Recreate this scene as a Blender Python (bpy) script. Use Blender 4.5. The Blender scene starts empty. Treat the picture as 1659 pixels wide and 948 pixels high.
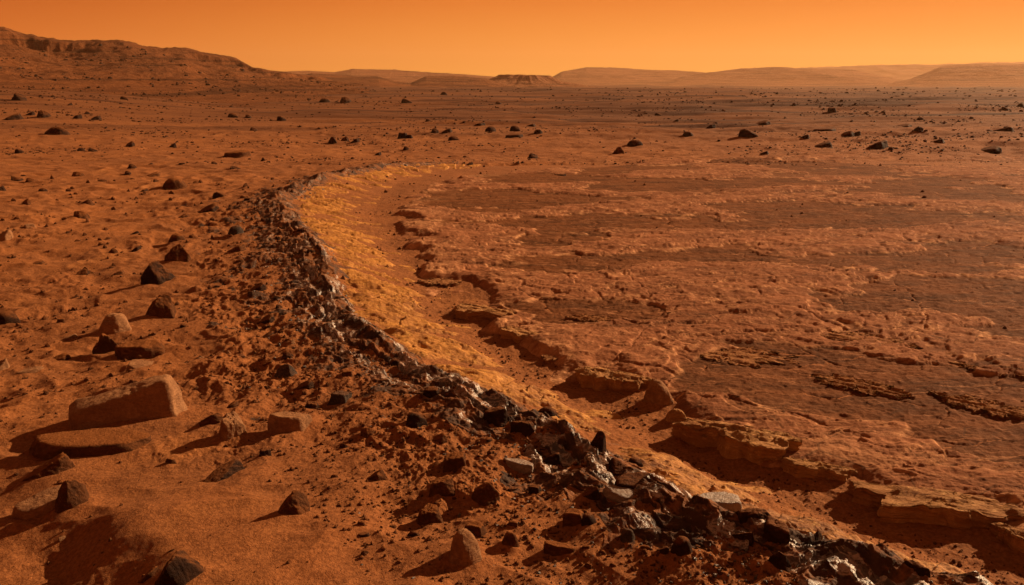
import bpy, math
import numpy as np
from mathutils import Vector, Matrix

rad = math.radians
sc = bpy.context.scene
COL = sc.collection
F, CX, CY = 1302.0, 829.5, 474.0          # focal length and centre, in the photograph's pixels
PITCH, CAMH = rad(14.5), 2.0
SUN_AZ, SUN_EL = rad(59), rad(26)
rng = np.random.default_rng(11)
f32 = np.float32

# ------------------------------------------------------------------ noise
_ga = np.linspace(0, 2*np.pi, 256, endpoint=False)
GX, GY = np.cos(_ga).astype(f32), np.sin(_ga).astype(f32)

def ihash(ix, iy, seed):
    with np.errstate(over='ignore'):
        h = (ix.astype(np.uint32)*np.uint32(0x9E3779B1)) ^ (iy.astype(np.uint32)*np.uint32(0x85EBCA77)+np.uint32((seed*0xC2B2AE3D) & 0xffffffff))
        h = (h ^ (h >> np.uint32(15)))*np.uint32(0x2c1b3c6d)
        h = (h ^ (h >> np.uint32(12)))*np.uint32(0x297a2d39)
        return h ^ (h >> np.uint32(15))

def perlin(x, y, seed=0):
    x = np.asarray(x, f32); y = np.asarray(y, f32)
    xi = np.floor(x); yi = np.floor(y)
    fx = x-xi; fy = y-yi
    ix = xi.astype(np.int32); iy = yi.astype(np.int32)
    u = fx*fx*fx*(fx*(fx*6-15)+10); v = fy*fy*fy*(fy*(fy*6-15)+10)
    def g(ax, ay):
        k = ihash(ix+ax, iy+ay, seed) & np.uint32(255)
        return GX[k]*(fx-ax)+GY[k]*(fy-ay)
    a = g(0, 0); b = g(1, 0); c = g(0, 1); d = g(1, 1)
    a = a+u*(b-a); c = c+u*(d-c)
    return (a+v*(c-a))*f32(1.5)

def fbm(x, y, freq, octs, seed=0, gain=.5, dx=None, ridge=False):
    x = np.asarray(x, f32); y = np.asarray(y, f32)
    out = np.zeros(np.shape(x), f32); amp = 1.0
    for o in range(octs):
        a = .5+o*1.9; c, s_ = f32(math.cos(a)*freq), f32(math.sin(a)*freq)
        if o == 0: u, v = x*f32(freq), y*f32(freq)
        else: u, v = x*c-y*s_, x*s_+y*c
        n = perlin(u+o*17.3, v-o*9.1, seed+o)
        if ridge:                       # two lattices, so no crest sits on a grid point
            n = .75*(n+perlin(u*.81+v*.35+4.7, v*.81-u*.35+2.3, seed+o+500)); n = 1-2*np.abs(n)
        if dx is not None:
            n = n*np.clip((1/freq)/(2.5*dx)-.6, 0, 1)
        out += amp*n; amp *= gain; freq *= 2.03
    return out

def voro(x, y, freq, seed=0, tilt=1.0):
    """cells: each has its own level and its own tilted plane; returns (level+plane, distance to the border)"""
    x = np.asarray(x, f32)*freq; y = np.asarray(y, f32)*freq
    ix = np.floor(x).astype(np.int32); iy = np.floor(y).astype(np.int32)
    d1 = np.full(x.shape, 9, f32); d2 = d1.copy(); val = np.zeros(x.shape, f32)
    s = f32(1/65535)
    for ax in (-1, 0, 1):
        for ay in (-1, 0, 1):
            h = ihash(ix+ax, iy+ay, seed); h2 = ihash(ix+ax, iy+ay, seed+77)
            px = x-(ix+ax)-(h & np.uint32(65535))*s; py = y-(iy+ay)-(h >> np.uint32(16))*s
            d = px*px+py*py
            lvl = (h2 & np.uint32(1023))/f32(1023)-.5
            gx = ((h2 >> np.uint32(10)) & np.uint32(1023))/f32(1023)-.5
            gy = ((h2 >> np.uint32(20)) & np.uint32(1023))/f32(1023)-.5
            v = lvl+2*tilt*(gx*px+gy*py)
            near = d < d1
            d2 = np.where(near, d1, np.minimum(d2, d))
            val = np.where(near, v, val); d1 = np.where(near, d, d1)
    return val.astype(f32), (np.sqrt(d2)-np.sqrt(d1)).astype(f32)

def sstep(a, b, x):
    t = np.clip((x-a)/(b-a), 0, 1); return t*t*(3-2*t)

# ------------------------------------------------------------------ lens
def ray(px, py):
    u = (np.asarray(px, float)-CX)/F; v = (CY-np.asarray(py, float))/F
    return u, math.cos(PITCH)+v*math.sin(PITCH), -math.sin(PITCH)+v*math.cos(PITCH)

def plane_pts(pts, z):
    p = np.array(pts, float); x, y, dz = ray(p[:, 0], p[:, 1]); t = (CAMH-z)/-dz
    return np.stack([x*t, y*t], 1)

def smooth_curve(P, n=9):
    P = np.vstack([2*P[0]-P[1], P, 2*P[-1]-P[-2]]); out = []
    for i in range(1, len(P)-2):
        p0, p1, p2, p3 = P[i-1:i+3]
        for t in np.linspace(0, 1, n, endpoint=False):
            out.append(.5*((2*p1)+(-p0+p2)*t+(2*p0-5*p1+4*p2-p3)*t*t+(-p0+3*p1-3*p2+p3)*t**3))
    out.append(P[-2]); return np.array(out)

CREST = smooth_curve(plane_pts([(1860, 1075), (1700, 1005), (1560, 955), (1440, 922), (1300, 885), (1180, 848), (1080, 798), (1000, 752), (930, 703),
    (860, 666), (780, 636), (700, 602), (620, 560), (565, 515), (537, 470), (528, 430), (500, 388), (466, 352), (455, 324), (500, 300),
    (545, 284), (600, 270), (660, 262), (720, 257), (790, 256)], .17))
TROUGH = smooth_curve(plane_pts([(1900, 1030), (1750, 985), (1560, 915), (1420, 862), (1300, 815), (1180, 765), (1080, 715), (960, 655), (870, 607),
    (800, 560), (740, 510), (690, 460), (645, 410), (618, 370), (606, 335), (640, 300), (700, 282), (790, 271), (900, 266)], -.04))
SHELF = smooth_curve(plane_pts([(1950, 985), (1800, 930), (1640, 872), (1520, 835), (1410, 800), (1290, 760), (1200, 735), (1110, 690), (1040, 650), (920, 595),
    (850, 560), (790, 525), (738, 483), (702, 440), (664, 400), (646, 355), (648, 325), (690, 304), (760, 284), (900, 273)], .01))
DUNE = smooth_curve(plane_pts([(260, 690), (228, 698), (165, 712), (122, 740), (120, 775), (150, 812), (205, 828), (232, 850), (236, 876), (285, 905), (318, 950), (350, 1010)], .06))

GX0, GY0, GS = -14.0, 1.0, .05
gx = np.arange(GX0, 26, GS); gy = np.arange(GY0, 34, GS)
MX, MY = np.meshgrid(gx, gy)
def sdf_grid(C):
    best = np.full(MX.shape, 1e9); sg = np.zeros(MX.shape); arc = np.zeros(MX.shape); acc = 0
    for a, b in zip(C[:-1], C[1:]):
        d = b-a; L2 = d@d
        if L2 < 1e-9: continue
        t = np.clip(((MX-a[0])*d[0]+(MY-a[1])*d[1])/L2, 0, 1)
        qx = MX-a[0]-t*d[0]; qy = MY-a[1]-t*d[1]; dd = qx*qx+qy*qy
        m = dd < best
        best = np.where(m, dd, best); sg = np.where(m, -(d[0]*qy-d[1]*qx), sg); arc = np.where(m, acc+t*math.sqrt(L2), arc)
        acc += math.sqrt(L2)
    return (np.sqrt(best)*np.where(sg >= 0, 1, -1)).astype(f32), arc.astype(f32)   # + on the right of the walking direction
G_R, G_A = sdf_grid(CREST); G_T, _ = sdf_grid(TROUGH); G_S, _ = sdf_grid(SHELF); G_D, _ = sdf_grid(DUNE)

def samp(G, x, y):
    u = np.clip((np.asarray(x)-GX0)/GS, 0, G.shape[1]-1.001); v = np.clip((np.asarray(y)-GY0)/GS, 0, G.shape[0]-1.001)
    i = u.astype(int); j = v.astype(int); a = (u-i).astype(f32); b = (v-j).astype(f32)
    return (G[j, i]*(1-a)+G[j, i+1]*a)*(1-b)+(G[j+1, i]*(1-a)+G[j+1, i+1]*a)*b

# ------------------------------------------------------------------ the shape of the land
def local_w(x, y):          # 1 near the rim, 0 far away
    r = np.hypot(x, y)
    return (1-sstep(26, 32, r))*sstep(.9, 1.6, y)

def macro(x, y):
    x = np.asarray(x, f32); y = np.asarray(y, f32)
    r = np.hypot(x, y)
    dR, dT, dS, dD = samp(G_R, x, y), samp(G_T, x, y), samp(G_S, x, y), samp(G_D, x, y)
    w = local_w(x, y)
    arc = samp(G_A, x, y); L = G_A.max()
    endf = sstep(0, 5.0, L-arc)                                    # the ridge dies out at its far end
    zc = (.14+.03*np.sin(arc*1.7)+.018*np.sin(arc*4.1)+.05*sstep(6, 9, r))*(.25+.75*endf)
    left = zc*(.55*np.exp(-np.abs(dR)/.38)+.45*np.exp(-(dR/1.3)**2))
    q = np.clip(dR/np.maximum(dR-np.minimum(dT, 0), 1e-3), 0, 1)
    mid = zc*(1-q)**1.35-(.060-.022*sstep(6, 9, r))*endf*q
    right = -(.060-.022*sstep(6, 9, r))*endf*(1-sstep(0, .75, dT))
    h = np.where(dR < 0, left, np.where(dT < 0, mid, right))
    # the small dune in the left foreground: gentle on the sunny side, slip face to the left
    du = np.where(dD < 0, np.exp(-(dD/.75)**2), 1-sstep(0, .38, dD))
    du = du*(1-.7*sstep(3.5, 4.2, r))*sstep(.2, .6, 7-r)*(1-sstep(5.0, 5.6, r))*(1-sstep(.3, .9, x+.5))
    h = (h+.16*du)*w
    # broad swells; far away low scarps facing the viewer
    far = sstep(14, 60, r)
    h = h+.05*fbm(x, y, .35, 2, 3)*(1-far*.5)*np.where(dR < .2, 1, .35+.65*far)*(1-.85*np.exp(-(dR/1.2)**2))
    return h

def far_relief(x, y, dx):
    r = np.hypot(x, y); f1 = sstep(16, 45, r); f2 = sstep(60, 200, r)
    n = fbm(x*.28, y*1.5, .045, 4, 21, dx=dx)
    t = n*3.0; tf = np.floor(t); tt = (tf+sstep(.30, .70, t-tf))/3.0
    n2 = fbm(x*.25, y*1.4, .16, 4, 26, dx=dx); t = n2*2.5; tf = np.floor(t); t2 = (tf+sstep(.38, .62, t-tf))/2.5
    a = f1*(.30*n+(.50*tt+.12*t2)*sstep(-.45, .0, x/np.maximum(y, 1))+.05*fbm(x*.5, y, .6, 3, 27, dx=dx*1.6))
    m = fbm(x*.45, y, .012, 3, 31, dx=dx)
    t = m*4.0; tf = np.floor(t); tt = (tf+sstep(.36, .64, t-tf))/4.0
    b = f2*(1.9*tt+.6*m)
    lift = sstep(0, 1, (-x/np.maximum(y, 1)-.28)/.35)*sstep(24, 95, r)*1.6   # the land climbs towards the left hill
    return a+b*(1-.4*sstep(.1, .4, x/np.maximum(y, 1)))+lift-f2*.35

def ground_h(x, y, dx):
    x = np.asarray(x, f32); y = np.asarray(y, f32); r = np.hypot(x, y)
    h = macro(x, y)+far_relief(x, y, dx)
    dR, dS, dT, dD = samp(G_R, x, y), samp(G_S, x, y), samp(G_T, x, y), samp(G_D, x, y)
    onleft = sstep(.3, -.1, dR) if False else 1-sstep(-.1, .3, dR)
    near = 1-sstep(30, 60, r)
    calm = 1-.75*np.exp(-((dD+.05)/.5)**2)*(r < 5.5)
    wx = x+.25*perlin(x*.9, y*.9, 41); wy = y+.25*perlin(x*.9+7, y*.9, 42)
    rip = fbm(wx*.75+wy*.25, wy*1.2-wx*.3, 1.6, 3, 45, dx=dx, ridge=True)      # wind drifts
    lump = fbm(x, y, 3.2, 5, 51, dx=dx, gain=.52)
    patch = sstep(-.15, .35, perlin(x*.8, y*.8, 61)+.8*np.exp(-(dR/.8)**2)-.35*np.exp(-((dR+2)/.9)**2))
    crust = fbm(x, y, 9, 4, 65, dx=dx, ridge=True, gain=.55)
    h = h+near*(onleft*calm*(.036*rip+.017*lump+(.007+.007*np.exp(-((dR+.9)/.7)**2))*patch*crust)+(1-onleft)*(.010*lump+.005*crust))
    return h+.05*sstep(30, 60, r)*fbm(x*.6, y, .5, 4, 71, dx=np.maximum(dx, .006*r))

def cell_dx(x, y):
    r = np.hypot(x, y); return np.maximum(r*.00107, np.minimum(.25*r*r/1608, .004*r))

# ------------------------------------------------------------------ meshes
def mesh_obj(name, V, faces, mat, smooth=True, link=True):
    me = bpy.data.meshes.new(name)
    V = np.ascontiguousarray(V, f32); Fc = np.ascontiguousarray(faces, np.int32)
    n = Fc.shape[1]
    me.vertices.add(len(V)); me.vertices.foreach_set('co', V.ravel())
    me.loops.add(Fc.size); me.loops.foreach_set('vertex_index', Fc.ravel())
    me.polygons.add(len(Fc)); me.polygons.foreach_set('loop_start', np.arange(0, Fc.size, n, dtype=np.int32))
    me.polygons.foreach_set('use_smooth', np.full(len(Fc), smooth))
    me.update(calc_edges=True)
    me.materials.append(mat)
    o = bpy.data.objects.new(name, me)
    if link: COL.objects.link(o)
    return o

def fan_axes(az0, az1, step, r0, r1, k=.55):
    az = np.arange(az0, az1+step*.5, step)
    rs = [r0]
    while rs[-1] < r1:
        r = rs[-1]; rs.append(r+min(max(k*r*r/1608, .0045), .0036*r if r < 125 else .009*r if r < 260 else .022*r))
    return az, np.array(rs)

def grid_faces(nr, nc, wrap=False):
    i, j = np.meshgrid(np.arange(nr-1), np.arange(nc if wrap else nc-1), indexing='ij')
    j2 = (j+1) % nc
    return np.stack([i*nc+j, i*nc+j2, (i+1)*nc+j2, (i+1)*nc+j], -1).reshape(-1, 4)[:, ::-1]

def struct(o, label=None, kind='structure'):
    o['kind'] = kind
    if label: o['label'] = label
    return o

# ------------------------------------------------------------------ materials
class NT:
    def __init__(s, name):
        s.m = bpy.data.materials.new(name); s.m.use_nodes = True
        s.t = s.m.node_tree; s.t.nodes.clear()
        s.out = s.t.nodes.new('ShaderNodeOutputMaterial'); s.b = s.t.nodes.new('ShaderNodeBsdfPrincipled')
        s.t.links.new(s.b.outputs[0], s.out.inputs[0])
    def set(s, sock, v):
        if isinstance(v, bpy.types.NodeSocket): s.t.links.new(v, sock)
        elif v is not None:
            if hasattr(sock.default_value, '__len__') and not hasattr(v, '__len__'): v = (v,)*len(sock.default_value)
            if hasattr(v, '__len__') and len(v) == 3 and len(sock.default_value) == 4: v = (*v, 1)
            sock.default_value = v
    def pos(s, obj=False, scale=None):
        n = s.t.nodes.new('ShaderNodeTexCoord' if obj else 'ShaderNodeNewGeometry')
        o = n.outputs['Object' if obj else 'Position']
        if scale:
            mp = s.t.nodes.new('ShaderNodeMapping'); s.set(mp.inputs[0], o); mp.inputs['Scale'].default_value = scale; o = mp.outputs[0]
        return o
    def noise(s, vec, scale, detail=4, rough=.55, dist=0, lac=2):
        n = s.t.nodes.new('ShaderNodeTexNoise'); s.set(n.inputs['Vector'], vec)
        for k, v in (('Scale', scale), ('Detail', detail), ('Roughness', rough), ('Distortion', dist), ('Lacunarity', lac)): s.set(n.inputs[k], v)
        return n.outputs[0]
    def vor(s, vec, scale, feature='F1', out=0):
        n = s.t.nodes.new('ShaderNodeTexVoronoi'); n.feature = feature; s.set(n.inputs['Vector'], vec); s.set(n.inputs['Scale'], scale)
        return n.outputs[out]
    def math(s, op, a, b=None, c=None):
        n = s.t.nodes.new('ShaderNodeMath'); n.operation = op
        for i, v in enumerate((a, b, c)): s.set(n.inputs[i], v)
        return n.outputs[0]
    def rng(s, v, a, b, c=0, d=1):
        n = s.t.nodes.new('ShaderNodeMapRange'); n.interpolation_type = 'SMOOTHSTEP'
        for i, q in enumerate((v, a, b, c, d)): s.set(n.inputs[i], q)
        return n.outputs[0]
    def mix(s, f, a, b, mode='MIX'):
        n = s.t.nodes.new('ShaderNodeMix'); n.data_type = 'RGBA'; n.blend_type = mode
        s.set(n.inputs[0], f); s.set(n.inputs[6], a); s.set(n.inputs[7], b)
        return n.outputs[2]
    def bump(s, h, dist, strength=1, prev=None):
        n = s.t.nodes.new('ShaderNodeBump'); s.set(n.inputs['Height'], h); s.set(n.inputs['Distance'], dist); s.set(n.inputs['Strength'], strength)
        if prev is not None: s.set(n.inputs['Normal'], prev)
        return n.outputs[0]
    def up(s):
        n = s.t.nodes.new('ShaderNodeNewGeometry'); x = s.t.nodes.new('ShaderNodeSeparateXYZ'); s.t.links.new(n.outputs['Normal'], x.inputs[0]); return x.outputs[2]
    def rand(s):
        return s.t.nodes.new('ShaderNodeObjectInfo').outputs['Random']
    def done(s, col, rough, normal=None, spec=.3):
        s.set(s.b.inputs['Base Color'], col); s.set(s.b.inputs['Roughness'], rough); s.set(s.b.inputs['Specular IOR Level'], spec)
        if normal is not None: s.set(s.b.inputs['Normal'], normal)
        return s.m

SAND = (.36, .118, .030)
def mat_sand():
    n = NT('sand'); p = n.pos()
    big = n.noise(p, .22, 4, .6); mid = n.noise(p, 1.7, 7, .62, .6); fine = n.noise(p, 55, 4, .7); grain = n.noise(p, 240, 2, .6)
    c = n.mix(n.rng(big, .35, .68), (.26, .077, .019), (.38, .122, .029))
    c = n.mix(n.math('MULTIPLY', n.rng(n.noise(n.pos(False, (.5, 1, 1)), .09, 8, .68, .3), .50, .62), .7), c, (.17, .056, .020))
    sp = n.t.nodes.new('ShaderNodeSeparateXYZ'); n.t.links.new(p, sp.inputs[0])
    c = n.mix(n.rng(mid, .38, .62), c, n.mix(.7, c, (.22, .070, .020)))
    c = n.mix(n.rng(n.noise(p, .9, 5, .6), .56, .72), c, (.43, .155, .042))
    c = n.mix(n.rng(fine, .30, .75), n.mix(.55, c, (.13, .045, .016)), n.mix(.40, c, (.52, .21, .075)))
    c = n.mix(n.rng(grain, .60, .72), c, (.17, .065, .03))
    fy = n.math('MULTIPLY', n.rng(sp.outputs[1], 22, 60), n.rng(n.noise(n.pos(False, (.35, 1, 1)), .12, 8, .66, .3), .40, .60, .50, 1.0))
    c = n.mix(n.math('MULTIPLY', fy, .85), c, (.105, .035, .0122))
    st = n.math('MULTIPLY', n.rng(sp.outputs[1], 24, 45), n.rng(n.noise(n.pos(False, (.10, .9, 1)), .22, 9, .70, .5), .50, .57, 0, .92))  # dark colour bands stand in for the shade of low far scarps
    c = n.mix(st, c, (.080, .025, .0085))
    b = n.bump(n.noise(p, 9, 8, .62, .4), .035, .55)
    b = n.bump(n.noise(p, 60, 6, .7), .006, .9, b)
    b = n.bump(n.vor(p, 80), .004, .4, b)
    b = n.bump(grain, .003, .9, b)
    return n.done(c, .92, b, .15)

def mat_rock(name, dark, light, dust, rough=.75, dustamt=.55, spec=.3, strata=False, obj=True):
    n = NT(name); p = n.pos(obj); w = n.pos(); r = n.rand()
    a = n.noise(p, 2.2, 8, .62, .5); c = n.mix(n.rng(a, .3, .7), dark, light)
    c = n.mix(n.rng(n.noise(w, 60, 5, .7), .35, .7), n.mix(.45, c, tuple(v*.5 for v in dark)), c)
    c = n.mix(n.math('MULTIPLY', r, .45), c, n.mix(.5, c, tuple(v*.35 for v in dark)))
    cover = n.math('MULTIPLY', n.rng(n.math('ADD', n.up(), n.math('MULTIPLY', n.math('SUBTRACT', n.noise(w, 14, 6, .65), .5), 1.1)), .35, 1.0), dustamt)
    c = n.mix(cover, c, dust)
    b = n.bump(n.noise(w, 16, 9, .68, .3), .04, .75)
    if strata: b = n.bump(n.noise(n.pos(obj, (3, 3, 22)), 1.0, 6, .6, .6), .02, .7, b)
    b = n.bump(n.noise(w, 95, 5, .7), .005, .8, b)
    return n.done(c, n.rng(a, .2, .8, rough-.1, rough+.12), b, spec)

def mat_ridge():
    n = NT('ridge_rock'); p = n.pos()
    at = n.t.nodes.new('ShaderNodeAttribute'); at.attribute_name = 'gloss'
    a = n.noise(p, 5, 8, .65, .5); c = n.mix(n.rng(a, .3, .7), (.030, .013, .008), (.095, .043, .023))
    d = n.math('MULTIPLY', n.rng(n.math('ADD', n.up(), n.math('MULTIPLY', n.math('SUBTRACT', n.noise(p, 6, 8, .68), .5), 2.2)), .70, 1.20), .85)
    c = n.mix(d, c, (.27, .092, .028))
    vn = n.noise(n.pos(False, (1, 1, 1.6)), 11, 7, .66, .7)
    glint = n.rng(n.math('ABSOLUTE', n.math('SUBTRACT', vn, .5)), .012, .045, 1, 0)
    gl = n.math('MULTIPLY', glint, n.rng(n.math('ADD', at.outputs['Fac'], n.math('MULTIPLY', n.math('SUBTRACT', n.noise(p, 5, 5, .6), .5), 1.2)), .15, .6))
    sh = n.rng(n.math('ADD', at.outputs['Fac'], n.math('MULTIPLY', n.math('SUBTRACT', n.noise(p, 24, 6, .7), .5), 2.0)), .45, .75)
    c = n.mix(n.math('MULTIPLY', gl, .85), c, (.44, .30, .225))  # pale lines paint the crest's sun glints into the colour
    rough = n.math('ADD', .78, n.math('MULTIPLY', n.math('MAXIMUM', gl, sh), -.42))
    b = n.bump(n.noise(p, 18, 8, .68, .5), .022, .7)
    b = n.bump(n.vor(n.pos(False, (1, 1.6, 1)), 48), .006, .6, b)
    b = n.bump(n.noise(p, 90, 5, .68, .4), .005, .7, b)
    return n.done(c, rough, b, n.math('ADD', .2, n.math('MULTIPLY', sh, .8)))

def mat_bed(name, c0, c1, c2, rough=.7, spec=.3, streak=(1, 2.2, 1), strata=False):
    n = NT(name); p = n.pos(); s = n.pos(False, streak)
    a = n.noise(s, 1.3, 9, .66, .9); f = n.noise(s, 18, 7, .7, .5)
    c = n.mix(n.rng(a, .32, .68), c0, c1); c = n.mix(n.rng(f, .52, .74), c, c2); c = n.mix(n.rng(f, .47, .28), c, n.mix(.55, c, (.14, .05, .02)))
    d = n.rng(n.math('ADD', n.up(), n.math('MULTIPLY', n.math('SUBTRACT', n.noise(p, 3.1, 8, .68), .5), 1.5)), .98, 1.25)
    c = n.mix(n.math('MULTIPLY', d, .7), c, (.27, .090, .026))
    b = n.bump(n.noise(s, 6, 9, .7, .8), .04, .7)
    b = n.bump(n.noise(s, 40, 7, .7, .6), .010, .9, b)
    if strata: b = n.bump(n.noise(n.pos(False, (2, 2, 45)), 1.6, 6, .65, .5), .030, .9, b)
    return n.done(c, rough, b, spec)

def mat_pave():
    n = NT('bedrock'); p = n.pos(); s = n.pos(False, (.8, 2.4, 1))
    at = n.t.nodes.new('ShaderNodeAttribute'); at.attribute_name = 'plate'
    a = n.noise(s, 1.1, 9, .68, .8); f = n.noise(s, 16, 8, .72, .6)
    ed = n.t.nodes.new('ShaderNodeAttribute'); ed.attribute_name = 'edge'
    base = n.mix(n.rng(a, .35, .65), (.105, .036, .0125), (.185, .062, .021))
    plate = n.mix(n.rng(a, .32, .68), (.190, .067, .029), (.330, .124, .056))
    c = n.mix(n.rng(n.math('ADD', at.outputs['Fac'], n.math('MULTIPLY', n.math('SUBTRACT', f, .5), 1.2)), .20, .85), base, plate)
    c = n.mix(n.math('MULTIPLY', n.rng(n.noise(n.pos(False, (.35, 3.5, 1)), 7, 9, .74, .7), .54, .66), .75), c, (.46, .200, .095))
    c = n.mix(n.math('MULTIPLY', ed.outputs['Fac'], n.rng(n.noise(p, 4, 8, .7), .40, .58, .1, .95)), c, (.64, .31, .15))  # pale colour paints sunlit highlights along the plate edges
    c = n.mix(n.rng(f, .47, .30), c, n.mix(.6, c, (.05, .019, .008)))
    cr = n.vor(n.pos(False, (.7, 1.3, 1)), 2.6, 'DISTANCE_TO_EDGE')
    c = n.mix(n.rng(n.math('ADD', cr, n.math('MULTIPLY', a, .10)), .052, .062, .5, 0), c, (.07, .028, .012))
    b = n.bump(n.noise(s, 5, 9, .70, .8), .022, .7)
    b = n.bump(f, .009, .8, b)
    b = n.bump(n.noise(p, 110, 4, .7), .004, .8, b)
    return n.done(c, .85, b, .06)

def mat_hill(name, c0, c1, c2):
    n = NT(name); p = n.pos(); s = n.pos(False, (.5, .5, 2.2))
    a = n.noise(s, .05, 10, .68, .5); f = n.noise(p, .5, 8, .7)
    c = n.mix(n.rng(a, .35, .66), c0, c1); c = n.mix(n.rng(f, .5, .72), c, c2)
    ly = n.noise(n.pos(False, (.012, .012, .9)), 1.0, 5, .6, .6)
    c = n.mix(n.math('MULTIPLY', n.rng(ly, .50, .60), .75), c, tuple(v*.42 for v in c0))
    b = n.bump(n.noise(p, .22, 10, .72), 2.2, .9)
    return n.done(c, .95, b, .1)

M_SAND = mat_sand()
DUST = (.34, .112, .030)
M_ROCK = mat_rock('brown_rock', (.070, .027, .012), (.165, .064, .027), DUST, .9, .5, .06)
M_TAN = mat_rock('tan_rock', (.29, .130, .060), (.52, .255, .120), DUST, .8, .10, .12, strata=True)
M_DARK = mat_rock('dark_rock', (.024, .010, .006), (.068, .028, .014), DUST, .75, .40, .08)
M_GREY = mat_rock('grey_rock', (.040, .028, .022), (.10, .062, .045), DUST, .7, .22, .12)
M_RIDGE = mat_ridge()
M_SHARD = mat_rock('shard_rock', (.028, .013, .009), (.085, .042, .024), DUST, .42, .25, .9, obj=False)
M_GLOSS = mat_rock('glossy_rock', (.26, .16, .115), (.46, .32, .25), DUST, .42, .12, .6)
M_GOLD = mat_bed('golden_bedrock', (.30, .108, .022), (.54, .225, .045), (.80, .42, .11), .65, .2, (1, 1.8, 1))
M_PAVE = mat_pave()
M_PLATE = mat_bed('plate_rock', (.27, .105, .040), (.40, .175, .072), (.54, .27, .115), .85, .08)
M_SLAB = mat_bed('shelf_rock', (.33, .140, .052), (.54, .265, .105), (.74, .41, .18), .8, .1, strata=True)
M_SLABO = mat_rock('slab_rock', (.20, .088, .036), (.40, .19, .080), (.30, .105, .032), .75, .35, .3, strata=True)
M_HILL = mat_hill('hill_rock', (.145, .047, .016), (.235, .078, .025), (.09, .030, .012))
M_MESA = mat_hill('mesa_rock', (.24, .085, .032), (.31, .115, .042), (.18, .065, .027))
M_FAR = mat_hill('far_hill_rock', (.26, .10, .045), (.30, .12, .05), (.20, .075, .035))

# ------------------------------------------------------------------ ground
STEP = rad(.0625)
az_f, rs = fan_axes(rad(-44), rad(44), STEP, .55, 3000)
az_c = np.arange(rad(44)+rad(4), rad(316)-rad(1), rad(4))
az = np.concatenate([az_f, az_c])
A, Rr = np.meshgrid(az, rs)
X = (np.sin(A)*Rr).astype(f32); Y = (np.cos(A)*Rr).astype(f32)
DX = cell_dx(X, Y).astype(f32)
Z = ground_h(X, Y, DX)
nr, nc = X.shape
V = np.stack([X, Y, Z], -1).reshape(-1, 3)
fc = grid_faces(nr, nc, True)
V = np.vstack([V, [[0, 0, 0]]])
V = np.ascontiguousarray(V, f32); V_GROUND = V; nc_all = nc
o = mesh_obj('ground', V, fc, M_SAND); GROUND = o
cap = np.stack([np.arange(nc), (np.arange(nc)+1) % nc, np.full(nc, len(V)-1)], 1)   # close the sheet under the tripod
struct(o)
me = o.data; nl = len(me.loops); npoly = len(me.polygons)
me.loops.add(cap.size); me.polygons.add(len(cap))
li = np.empty(len(me.loops), np.int32); me.loops.foreach_get('vertex_index', li); li[nl:] = cap[:, ::-1].ravel(); me.loops.foreach_set('vertex_index', li)
ls = np.empty(len(me.polygons), np.int32); me.polygons.foreach_get('loop_start', ls); ls[npoly:] = nl+np.arange(len(cap))*3; me.polygons.foreach_set('loop_start', ls)
me.update(calc_edges=True)

# overlays: bedrock that comes up through the sand, on the same fan
na = len(az_f)
XF, YF, ZF, DF = X[:, :na], Y[:, :na], Z[:, :na], DX[:, :na]
RF = Rr[:, :na]
ATT = {}
def overlay(name, mat, sel, offset, label):
    rows = np.where(sel.any(1))[0]; cols = np.where(sel.any(0))[0]
    sl = (slice(rows[0], rows[-1]+1), slice(cols[0], cols[-1]+1))
    off = np.where(sel[sl], offset(XF[sl], YF[sl], DF[sl]), -.2).astype(f32)
    nr, nc = off.shape
    V = np.stack([XF[sl], YF[sl], ZF[sl]+np.maximum(off, -.04)], -1).reshape(-1, 3)
    fc = grid_faces(nr, nc)
    keep = (off.ravel()[fc] > 0).any(1)
    fc = fc[keep]; used = np.unique(fc); re = np.zeros(len(V), np.int32); re[used] = np.arange(len(used))
    o = mesh_obj(name, V[used], re[fc], mat)
    for k in list(ATT):
        at = o.data.attributes.new(k, 'FLOAT', 'POINT'); at.data.foreach_set('value', np.broadcast_to(ATT.pop(k), off.shape).ravel()[used].astype(f32))
    return struct(o, label)

dRf, dTf, dSf, ARf = samp(G_R, XF, YF), samp(G_T, XF, YF), samp(G_S, XF, YF), samp(G_A, XF, YF)
inbox = (XF > GX0+.1) & (XF < 25.8) & (YF > 1.05) & (YF < 33.5) & (RF > 1.2)

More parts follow.
